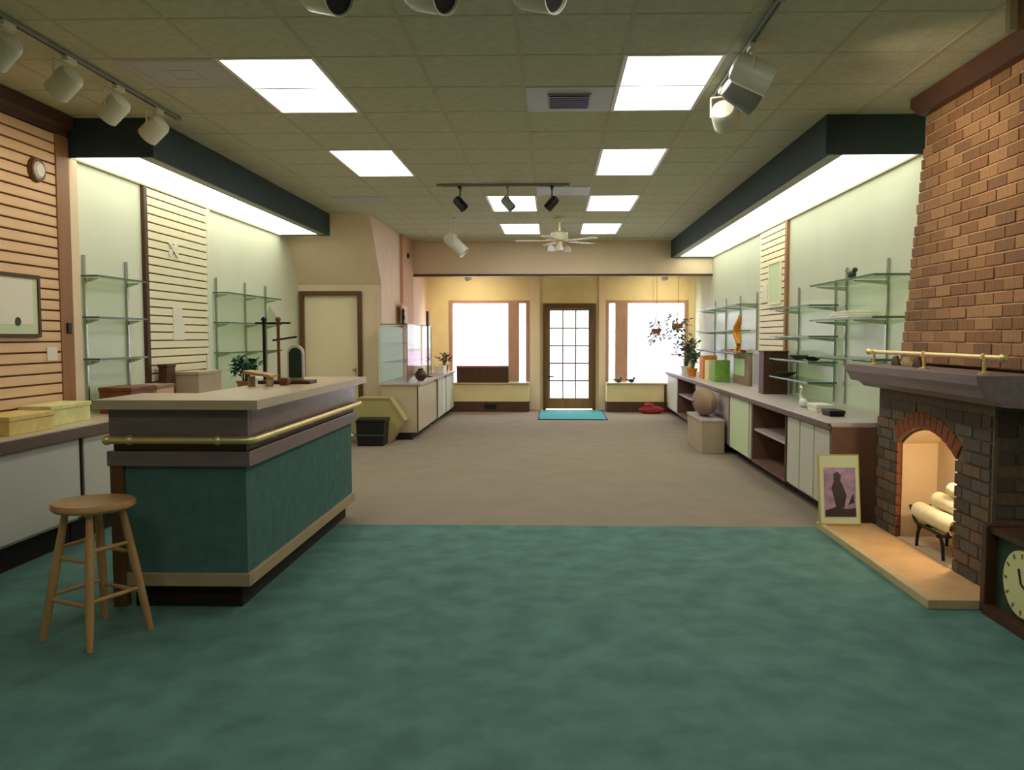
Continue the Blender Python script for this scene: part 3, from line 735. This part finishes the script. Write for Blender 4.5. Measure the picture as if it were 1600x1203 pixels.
# carton with round cushion
t = thing('storage_carton', 'beige carton on the floor under the round tan cushion', 'carton', (1.98, 10.6, 0))
MB().box(1.84, 2.12, 10.15, 11.25, .0, .40, .005).build('carton_body', m['carton'], t); box('lid_flap', 1.83, 2.12, 10.14, 11.26, .40, .425, m['work2'], t)
t = thing('round_cushion', 'round tan cushion leaning on the worktop above the beige carton', 'cushion', (1.98, 10.75, .425))
MB().ball((1.975, 10.75, .605), .18, .8, 2.7, 1).build('pad', m['tan'], t, True)
MB().ball((1.83, 10.75, .605), .012, 1, 1, 1, 8).build('button', m['darkwood'], t, True)

# ------------------------------------------------------------------ left far cabinets (beside the stair wall)
cabinet(-2.42, -1.9, 11.45, 13.2, 'beige base cabinet behind the hexagonal pedestal', .76, 'x+', 1, mt='work')
cabinet(-2.42, -1.9, 13.42, 14.4, 'pale base cabinet under the peach stair wall', .76, 'x+', 2)
cabinet(-2.42, -1.9, 14.46, 15.55, 'pale base cabinet beside the brown window box', .76, 'x+', 1)
t = thing('wall_worktop', 'white worktop under the glass showcase by the stair wall', 'worktop', (-2.16, 13.4, .76))
box('top', -2.46, -1.87, 11.42, 15.58, .77, .80, m['work2'], t, .004); box('backing_board', -2.42, -1.9, 11.45, 15.55, .76, .77, m['cab'], t)
# glass showcase
t = thing('glass_showcase', 'glass showcase standing on the white worktop by the stair wall', 'showcase', (-2.26, 12.5, .80))
a, b, c, d = -2.46, -2.08, 11.6, 13.9
for nm, q in (('front_pane', (b - .008, b, c, d, .80, 1.62)), ('end_pane', (a, b - .008, c, c + .008, .80, 1.62)), ('end_pane', (a, b - .008, d - .008, d, .80, 1.62)), ('top_pane', (a, b, c, d, 1.62, 1.63)),
              ('shelf', (a + .01, b - .01, c + .01, d - .01, 1.08, 1.088)), ('shelf', (a + .01, b - .01, c + .01, d - .01, 1.35, 1.358))):
    box(nm, *q, m['glass'], t)
box('back_panel', a - .03, a, c, d, .80, 1.6, m['palegreenback'], t)
f = MB()
for y in (c, d - .012):
    f.box(b - .004, b + .006, y, y + .012, .80, 1.635)
f.box(b - .002, b + .006, c, d, 1.62, 1.635); f.box(a, b, c - .006, c, 1.62, 1.635)
f.build('edge_trim', m['gedge'], t)

# hexagonal pedestal and black bin
hx, hz, hr = -2.45, .31, .42
t = thing('hexagonal_pedestal', 'pale olive hexagonal pedestal lying beside the far cabinets', 'pedestal', (hx, 11.25, 0))
MB().prism([(hx + .22, 0), (hx + .42, .31), (hx + .22, .62), (hx - .22, .62), (hx - .42, .31), (hx - .22, 0)], 'y', 11.1, 11.38).build('body', m['hex'], t)
f = MB(); o_ = [(.22, 0), (.42, .31), (.22, .62), (-.22, .62), (-.42, .31), (-.22, 0)]; i_ = [(u * .93, .31 + (v - .31) * .93) for u, v in o_]
for k in range(6):
    q = (k + 1) % 6
    f.prism([(hx + o_[k][0], o_[k][1]), (hx + o_[q][0], o_[q][1]), (hx + i_[q][0], i_[q][1]), (hx + i_[k][0], i_[k][1])], 'y', 11.085, 11.1)
f.build('rim', m['cbase'], t)
t = thing('storage_bin', 'black storage bin on the floor before the hexagonal pedestal', 'bin', (-2.43, 10.9, 0))
MB().prism([(-2.60, .0), (-2.26, .0), (-2.24, .32), (-2.62, .32)], 'y', 10.75, 11.05).build('bin_body', m['black'], t)
box('lid', -2.635, -2.225, 10.735, 11.065, .32, .36, m['black'], t, .01); box('band', -2.625, -2.235, 10.738, 10.749, .13, .16, m['soffit'], t)

# ------------------------------------------------------------------ small things: left wall
def frame_on_wall(x, side, y0, y1, z0, z1, lab, fm, pm, fw=.025):
    t = thing('framed_picture', lab, 'picture', (x, (y0 + y1) / 2, z0))
    def bb(nm, d0, d1, ya, yb, za, zb, mm, par=t):
        a, b = sorted((x + side * d0, x + side * d1)); return box(nm, a, b, ya, yb, za, zb, m[mm], par)
    f = MB(); a, b = sorted((x, x + side * .022))
    f.box(a, b, y0, y0 + fw, z0, z1).box(a, b, y1 - fw, y1, z0, z1).box(a, b, y0 + fw, y1 - fw, z0, z0 + fw).box(a, b, y0 + fw, y1 - fw, z1 - fw, z1)
    f.build('frame', m[fm], t)
    bb('print', .002, .012, y0 + fw, y1 - fw, z0 + fw, z1 - fw, pm)
    return t, bb
xs_ = XL + .027
t, bb = frame_on_wall(xs_, 1, 5.05, 5.8, 1.45, 1.89, 'dark framed pale certificate with round seal on the tan slatwall', 'darkwood', 'paperg')
bb('inner_sheet', .012, .014, 5.2, 5.72, 1.54, 1.85, 'paper')
MB().tube([(xs_ + .014, 5.55, 1.56), (xs_ + .018, 5.55, 1.56)], .03, 16).build('seal', m['leaf2'], t)
t = thing('wall_plaque', 'small round white and brown plaque on the tan slatwall', 'plaque', (xs_, 5.82, 2.55))
MB().tube([(xs_, 5.82, 2.64), (xs_ + .03, 5.82, 2.64)], [.09, .08], 20).build('rim', m['frame'], t, True)
MB().tube([(xs_ + .03, 5.82, 2.64), (xs_ + .045, 5.82, 2.64)], [.06, .045], 20).build('dome', m['white'], t, True)
tag(box('wall_switch', XL + .036, XL + .05, 6.12, 6.17, 1.48, 1.56, m['black'], None, .004), 'small black switch on the brown wood post', 'switch')
tag(box('price_card', xs_, xs_ + .006, 5.88, 6.0, 1.28, 1.38, m['paper']), 'white card on the tan slatwall below the certificate', 'card')
x2 = XL + .027
t = thing('paper_notice', 'two white paper notices on the cream slatwall', 'notice', (x2, 8.05, 1.42))
box('upper_sheet', x2, x2 + .004, 7.88, 8.08, 1.62, 1.74, m['paper'], t); box('lower_sheet', x2, x2 + .004, 7.88, 8.12, 1.42, 1.61, m['paper'], t)
t = thing('paper_bow', 'pale crossed paper bow high on the cream slatwall', 'bow', (x2, 7.92, 2.3))
MB().box(-.002, .004, -.11, .11, -.02, .02).xf(Matrix.Translation((.004, 0, 0)) @ Matrix.Rotation(R(35), 4, 'X')).build('strip', m['paper'], t, False, False)
MB().box(.004, .01, -.11, .11, -.02, .02).xf(Matrix.Translation((.004, 0, 0)) @ Matrix.Rotation(R(-35), 4, 'X')).build('strip', m['paper'], t, False, False)

# things on the left worktop
def carton(name, x0, x1, y0, y1, z0, h, body, lid, lab, cat='box', lidh=.03):
    t = thing(name, lab, cat, ((x0 + x1) / 2, (y0 + y1) / 2, z0))
    box('box_body', x0, x1, y0, y1, z0, z0 + h - lidh, m[body], t, .004)
    box('lid', x0 - .006, x1 + .006, y0 - .006, y1 + .006, z0 + h - lidh, z0 + h, m[lid], t, .004)
    return t
carton('carton', -3.62, -3.36, 4.95, 5.4, ZW, .12, 'boxyellow', 'boxyellow', 'golden yellow carton on the worktop under the certificate')
carton('carton', -3.66, -3.44, 5.5, 5.98, ZW, .14, 'boxpale', 'boxpale', 'pale yellow carton on the worktop beside the wood post')
carton('wooden_box', -3.62, -3.36, 6.42, 6.78, ZW, .21, 'boxbrown', 'boxbrown', 'red brown wooden box on the worktop under glass shelves')
carton('carton', -3.62, -3.38, 6.88, 7.2, ZW, .2, 'pink', 'tan', 'pink carton beside the red brown wooden box')
carton('wooden_box', -3.64, -3.56, 7.45, 7.62, ZW, .36, 'darkwood', 'darkwood', 'narrow dark brown box standing below the cream slatwall')
carton('carton', -3.6, -3.36, 7.66, 8.2, ZW, .28, 'carton', 'carton', 'large beige carton below the cream slatwall')
t = thing('candle', 'thin cream candle standing before the cream slatwall', 'candle', (-3.6, 8.45, ZW))
MB().lathe([(.04, 0), (.045, .01), (.02, .02), (.02, .05)], (-3.6, 8.45, ZW), 14).build('holder', m['brass'], t, True)
MB().lathe([(.018, .05), (.018, .42), (.004, .425), (.003, .44)], (-3.6, 8.45, ZW), 12).build('wax', m['paper'], t, True)
def plant(name, loc, r, h, n, lm, lab, pot='pot', ph_=.12, cat='plant', ln=.12, droop=0):
    t = thing(name, lab, cat, loc)
    MB().lathe([(.06, 0), (.085, ph_), (.095, ph_), (.095, ph_ + .015), (.07, ph_ + .015)], n=16).build('pot', m[pot], t, True, False)
    st = MB(); lf = MB()
    for k in range(n):
        an = random.uniform(0, 2 * math.pi); e = random.uniform(.3, 1)
        top = Vector((math.cos(an) * r * e, math.sin(an) * r * e, ph_ + h * random.uniform(.35, 1) - droop * e))
        base = Vector((math.cos(an) * .02, math.sin(an) * .02, ph_))
        if k % 3 == 0: st.tube([base, base.lerp(top, .5) + Vector((0, 0, .03)), top], .005, 5)
        for q in range(3):
            dv = Vector((random.uniform(-1, 1), random.uniform(-1, 1), random.uniform(-.4, .6))).normalized()
            lf.leaf(top, top + dv * ln * random.uniform(.6, 1.2), ln * .22)
    st.build('stems', m['leaf2'], t, False, False); l_ = lf.build('foliage', m[lm], t, False, False); l_['kind'] = 'stuff'
    return t
plant('potted_plant', (-3.33, 8.75, ZW), .15, .24, 46, 'leaf', 'dark green leafy plant on the worktop behind the service counter')
carton('carton', -3.5, -3.35, 9.2, 9.5, ZW, .15, 'white', 'white', 'small white carton beside the dark green plant')

# things on the service counter
t = thing('display_stand', 'dark two post display stand with crossbars on the service counter', 'display stand', (-1.85, 5.65, 1.13))
box('base', -2.03, -1.67, 5.56, 5.74, 1.13, 1.155, m['darkwood'], t, .004)
for x, mm in ((-2.01, 'iron'), (-1.91, 'boxbrown')):
    MB().tube([(x, 5.65, 1.155), (x, 5.65, 1.57)], .011, 10).ball((x, 5.65, 1.575), .019).build('post', m[mm], t, True)
    MB().tube([(x - .06, 5.65, 1.55), (x + .085, 5.65, 1.55)], .007, 8).build('crossbar', m['iron'], t, True)
MB().tube([(-1.95, 5.65, 1.43), (-1.78, 5.65, 1.455)], .007, 8).build('crossbar', m['iron'], t, True)
MB().prism([(-2.0, 1.56), (-1.9, 1.56), (-1.97, 1.67)], 'y', 5.646, 5.654).build('glass_pennant', m['gshelf'], t)
t = thing('arched_mirror', 'small arched dark mirror in a white frame on the display stand', 'mirror', (-1.80, 5.66, 1.155))
ap = lambda r, zc, z0: [(-1.80 - r, z0), (-1.80 + r, z0)] + [(-1.80 + r * math.cos(R(180 * k / 10)), zc + r * math.sin(R(180 * k / 10))) for k in range(11)]
MB().prism(ap(.058, 1.34, 1.156), 'y', 5.67, 5.69).build('frame', m['white'], t)
MB().prism(ap(.044, 1.335, 1.17), 'y', 5.662, 5.67).build('mirror_glass', m['mirror'], t)
t = thing('wooden_rack', 'small tan wooden rack with slanted board on the service counter', 'rack', (-1.93, 5.35, 1.13))
for x in (-2.0, -1.88): box('leg', x, x + .015, 5.3, 5.4, 1.13, 1.195, m['cbase'], t)
MB().prism([(-2.02, 1.215), (-1.84, 1.19), (-1.84, 1.205), (-2.02, 1.235)], 'y', 5.27, 5.43).build('slanted_board', m['stool'], t)
carton('price_box', -1.83, -1.78, 5.42, 5.49, 1.13, .05, 'boxbrown', 'boxbrown', 'tiny red brown box on the service counter edge')

# ------------------------------------------------------------------ small things: right side
t = thing('framed_photo', 'framed photograph in a cream mat leaning at the hearth corner', 'picture', (2.15, 6.12, .045))
X = Matrix.Rotation(R(-9), 4, 'X')
fw_, fh = .155, .53
MB().box(-fw_, fw_, 0, .02, 0, fh, .003).xf(X).build('frame', m['hex'], t, False, False)
MB().box(-fw_ + .012, fw_ - .012, -.004, 0, .012, fh - .012).xf(X).build('mat_board', m['paperg'], t, False, False)
MB().box(-fw_ + .04, fw_ - .035, -.007, -.004, .06, fh - .1).xf(X).build('photo_print', m['photo2'], t, False, False)
def sil(pts, mm, y): MB().prism(pts, 'y', y - .0015, y).xf(X).build('photo_figure', m[mm], t, False, False)
sil([(-.11, .065), (.115, .065), (.115, .13), (.05, .12), (-.02, .14), (-.11, .11)], 'photo', -.007)
sil([(-.03, .14), (.03, .13), (.05, .22), (.02, .31), (.005, .33), (.012, .37), (-.015, .40), (-.045, .38), (-.04, .33), (-.06, .28)], 'photo', -.0085)
sil([(.06, .15), (.11, .17), (.1, .24), (.08, .2)], 'photo', -.007)

t = thing('mantel_clock', 'dark wooden clock case with round cream dial on the floor', 'clock', (2.37, 4.0, 0))
x0 = 2.27
f = MB()
f.box(x0, x0 + .2, 4.300, 4.350, .0, .47, .006); f.box(x0, x0 + .2, 3.650, 3.700, .0, .47, .006)
f.box(x0 + .02, x0 + .2, 3.700, 4.300, .43, .46); f.box(x0 - .01, x0 + .2, 3.700, 4.300, 0, .05)
f.build('case', m['darkwood'], t)
box('back_board', x0 + .06, x0 + .19, 3.700, 4.300, .05, .43, m['leaf2'], t)
dl = MB().tube([(x0 + .03, 4.020, .24), (x0 + .06, 4.020, .24)], .165, 32).build('dial', m['dial'], t)
MB().prism([(4.015, .24), (4.025, .24), (4.050, .31), (4.040, .315)], 'x', x0 + .024, x0 + .028).build('hour_hand', m['black'], dl)
MB().prism([(4.020, .236), (4.020, .246), (3.900, .2), (3.910, .19)], 'x', x0 + .024, x0 + .028).build('minute_hand', m['black'], dl)
for k in range(12):
    an = R(30 * k); y, z = 4.020 + .14 * math.sin(an), .24 + .14 * math.cos(an)
    MB().box(-.002, .001, -.006, .006, -.012, .012).xf(Matrix.Translation((x0 + .029, y, z)) @ Matrix.Rotation(-an, 4, 'X')).build('hour_mark', m['post'], dl)

# on the right worktop, from the chimney towards the window
t = thing('folded_linens', 'stack of white folded cloths on the glass shelf by the chimney', 'linens', (2.58, 7.2, 1.61))
for k in range(3): MB().box(2.47 + .01 * k, 2.70, 6.95 + .05 * k, 7.5 - .03 * k, 1.611 + .022 * k, 1.631 + .022 * k, .009).build('folded_cloth', m['paper'], t, True)
t = thing('bird_figurine', 'small dark bird figurine on the top glass shelf', 'figurine', (2.55, 7.1, 1.936))
MB().ball((2.55, 7.12, 1.985), .04, .8, 1.6, .9).ball((2.55, 7.05, 2.02), .022).tube([(2.55, 7.16, 1.99), (2.55, 7.27, 2.03)], [.02, .006], 8).tube([(2.55, 7.12, 1.936), (2.55, 7.12, 1.96)], .012, 8).build('bird_body', m['leaf2'], t, True)
for k, (y, z, mm) in enumerate(((8.3, 1.211, 'iron'), (8.75, 1.211, 'darkwood'), (9.2, 1.011, 'iron'))):
    t = thing('dish', ('black shallow dish on the shelf next to the chimney bay', 'dark brown shallow dish between two black dishes', 'black shallow dish on the lowest glass shelf')[k], 'dish', (2.6, y, z))
    MB().lathe([(.04, 0), (.09, .03), (.11, .045), (.105, .047), (.04, .01)], n=20).build('bowl', m[mm], t, True, False)
t = thing('white_swan', 'small white swan figurine on the worktop before glass shelves', 'figurine', (2.35, 7.75, ZR))
MB().ball((2.35, 7.75, ZR + .045), .05, .8, 1.3, .9).tube(fillet([(2.35, 7.80, ZR + .06), (2.35, 7.84, ZR + .12), (2.35, 7.79, ZR + .17), (2.35, 7.84, ZR + .19)], .02), [.016] * 4 + [.012] * 10, 8).build('swan_body', m['white'], t, True)
carton('carton', 2.3, 2.45, 7.2, 7.45, ZR, .07, 'paper', 'paper', 'flat white carton on the worktop beside the swan')
carton('carton', 2.3, 2.42, 6.85, 7.05, ZR, .05, 'black', 'black', 'flat black box on the worktop near the chimney')
carton('wooden_box', 2.42, 2.70, 9.5, 9.72, ZR, .5, 'darkwood', 'darkwood', 'tall dark brown wooden box on the mauve worktop', lidh=.02)
t = thing('standing_mirror', 'tall grey mirror in a mauve frame beside the dark brown box', 'mirror', (2.6, 10.5, ZR))
f = MB().box(2.62, 2.64, 9.95, 10.0, ZR, ZR + .48).box(2.62, 2.64, 10.8, 10.85, ZR, ZR + .48).box(2.62, 2.64, 10.0, 10.8, ZR, ZR + .04).box(2.62, 2.64, 10.0, 10.8, ZR + .44, ZR + .48)
f.build('frame', m['work2'], t); box('mirror_glass', 2.625, 2.635, 10.0, 10.8, ZR + .04, ZR + .44, m['grey'], t)
frame_on_wall(XR - .027, -1, 9.95, 10.5, 1.85, 2.38, 'light wood framed picture high on the cream slatwall', 'slat2', 'paperg')
tag(box('price_card', XR - .033, XR - .027, 10.6, 10.85, 1.9, 2.12, m['paper']), 'white card on the cream slatwall beside the framed picture', 'card')
def book(y0, y1, h, mm, lab, x0=2.34, x1=2.56):
    t = thing('picture_book', lab, 'book', ((x0 + x1) / 2, (y0 + y1) / 2, ZR))
    box('pages', x0 + .006, x1 - .004, y0 + .006, y1 - .006, ZR + .006, ZR + h - .006, m['paper'], t)
    f = MB().box(x0, x0 + .005, y0, y1, ZR, ZR + h).box(x0 + .005, x1, y0, y0 + .005, ZR, ZR + h).box(x0 + .005, x1, y1 - .005, y1, ZR, ZR + h)
    f.build('cover', m[mm], t)
book(12.9, 13.2, .36, 'orangebox', 'thick orange book standing between green books')
book(12.45, 12.75, .3, 'boxpale', 'thick yellow book beside the orange book')
book(11.95, 12.2, .32, 'greenbox', 'thick dark green book beside the pale green panel')
t = thing('print_board', 'pale green print board on a tan panel behind the worktop books', 'board', (2.62, 11.2, ZR))
box('panel', 2.60, 2.63, 10.95, 11.9, ZR, ZR + .4, m['tan'], t); box('print', 2.592, 2.60, 11.2, 11.85, ZR + .12, ZR + .36, m['palegreenbox'], t)
t = thing('maroon_tray', 'long maroon lacquer tray on the lowest far glass shelf', 'tray', (2.56, 11.7, 1.231))
MB().box(2.48, 2.66, 11.4, 12.2, 1.231, 1.239).box(2.48, 2.49, 11.4, 12.2, 1.239, 1.265).box(2.65, 2.66, 11.4, 12.2, 1.239, 1.265).box(2.49, 2.65, 11.4, 11.41, 1.239, 1.265).box(2.49, 2.65, 12.19, 12.2, 1.239, 1.265).build('tray_body', m['maroon'], t)
t = thing('seahorse_sculpture', 'curled orange glazed sculpture on a glass shelf beside the slatwall', 'sculpture', (2.50, 11.25, 1.231))
cv = [(2.50, 11.25 + .02, 1.27), (2.50, 11.13, 1.33), (2.50, 11.20, 1.43), (2.50, 11.32, 1.5), (2.50, 11.26, 1.60), (2.50, 11.12, 1.66), (2.50, 11.10, 1.74)]
cv = fillet(cv, .05, 4)
MB().tube(cv, [.02 + .035 * math.sin(math.pi * k / (len(cv) - 1)) for k in range(len(cv))], 12).build('curled_body', m['orange'], t, True)
MB().lathe([(.06, 0), (.06, .015), (.03, .05)], (2.50, 11.25, 1.231), 16).build('foot', m['orange'], t, True)
# plants at the right window
plant('potted_plant', (2.36, 14.7, ZR), .26, .46, 60, 'leaf2', 'loose dark leafed plant on the worktop by the shop window', 'white', ln=.11)
plant('potted_plant', (2.29, 13.6, ZR), .11, .28, 30, 'leaf', 'upright green plant beside the orange book', 'orangebox', ln=.1)
def hanging(x, y, z, lm, lab, n, r):
    t = thing('hanging_plant', lab, 'plant', (x, y, z))
    MB().lathe([(.05, 0), (.09, .05), (.1, .1), (.09, .1)], n=14).build('basket', m['pot'], t, True, False)
    g = MB()
    for k in range(3):
        an = R(120 * k); g.tube([(.09 * math.cos(an), .09 * math.sin(an), .1), (0, 0, .4)], .004, 5)
    g.tube([(0, 0, .4), (0, 0, 2.995 - z)], .004, 5); g.build('hanger', m['iron'], t, False, False)
    lf = MB()
    for k in range(n):
        an = random.uniform(0, 6.28); q = random.uniform(.4, 1)
        b_ = Vector((math.cos(an) * r * q, math.sin(an) * r * q, .1 + random.uniform(-.28, .16)))
        lf.leaf(b_, b_ + Vector((math.cos(an), math.sin(an), random.uniform(-1.2, .3))).normalized() * .12, .03)
    l_ = lf.build('foliage', m[lm], t, False, False); l_['kind'] = 'stuff'
hanging(1.98, 15.85, 1.5, 'leaf2', 'small hanging plant in the middle of the shop window', 46, .13)
hanging(2.38, 15.75, 1.6, 'leaf2', 'fuller hanging plant at the side of the shop window', 80, .19)
for x, lab in ((1.25, 'small dark bird ornament on the window ledge near the mullion'), (1.5, 'small dark bird ornament on the window ledge beside another')):
    t = thing('bird_ornament', lab, 'ornament', (x, 15.78, .565))
    MB().ball((x, 15.78, .605), .04, 1.5, .8, .9).ball((x + .05, 15.78, .65), .024).tube([(x - .05, 15.78, .61), (x - .12, 15.78, .64)], [.02, .006], 8).tube([(x, 15.78, .565), (x, 15.78, .59)], .014, 8).build('bird_body', m['leaf2'], t, True)
t = thing('red_bundle', 'crumpled red cloth bundle on the floor under the window', 'cloth', (1.85, 15.45, 0))
MB().ball((1.85, 15.45, .07), .07, 3.6, 1.3, 1, 16, .12).ball((1.8, 15.45, .13), .08, 1.3, 1, 1, 12, .15).build('cloth', m['red'], t, True)
t = thing('door_mat', 'teal door mat in front of the glazed entry door', 'mat', (.33, 15.2, 0))
box('mat_pad', -.25, .93, 14.25, 15.85, 0, .012, m['mat'], t, .003); f = MB().box(-.27, -.25, 14.23, 15.87, 0, .014).box(.93, .95, 14.23, 15.87, 0, .014).box(-.25, .93, 14.23, 14.25, 0, .014).box(-.25, .93, 15.85, 15.87, 0, .014); f.build('mat_edge', m['soffit'], t)

# left window: dark box on the ledge
t = carton('planter_box', -1.86, -.87, 15.7, 16.05, .566, .32, 'darkwood', 'boxbrown', 'long dark brown wooden box on the window ledge', 'box', .04)
# on the left far worktop
t = thing('tall_figurine', 'slim dark figurine on top of the glass showcase', 'figurine', (-2.28, 12.4, 1.636))
MB().lathe([(.04, 0), (.04, .015), (.015, .03), (.03, .1), (.02, .17), (.028, .2), (.012, .24)], n=14).build('figure', m['black'], t, True, False)
t = thing('leaning_picture', 'pale framed picture leaning on top of the glass showcase', 'picture', (-2.35, 13.2, 1.636))
box('frame', -2.42, -2.40, 12.95, 13.45, 1.636, 1.98, m['pink'], t); box('print', -2.40, -2.396, 12.99, 13.41, 1.676, 1.94, m['peach'], t)
t = thing('round_vase', 'dark brown round vase on the white worktop end', 'vase', (-1.97, 12.1, .80))
MB().lathe([(.04, 0), (.08, .04), (.09, .09), (.06, .14), (.035, .16), (.045, .18), (.04, .18)], n=18).build('vase_body', m['darkwood'], t, True, False)
carton('carton', -2.06, -1.9, 14.1, 14.5, .80, .14, 'paper', 'paper', 'white carton on the white worktop by the window')
plant('potted_plant', (-2.0, 14.9, .80), .12, .22, 24, 'leaf2', 'small dark plant on the white worktop by the window', ln=.09)
tag(box('wall_sensor', XN + .05, XN + .08, 13.72, 13.82, 2.76, 2.84, m['black'], None, .006), 'small black sensor box high on the pink pilaster', 'sensor')
t = thing('dark_easel', 'thin black easel stand holding a card by the pink pilaster', 'easel', (-2.0, 13.2, .80))
MB().tube([(-2.03, 13.2, .80), (-2.03, 13.2, 1.62)], .012, 8).build('stem', m['black'], t, True); box('foot', -2.07, -1.97, 13.1, 13.3, .80, .812, m['black'], t)
box('card', -2.045, -2.015, 13.14, 13.26, 1.62, 1.86, m['black'], t)
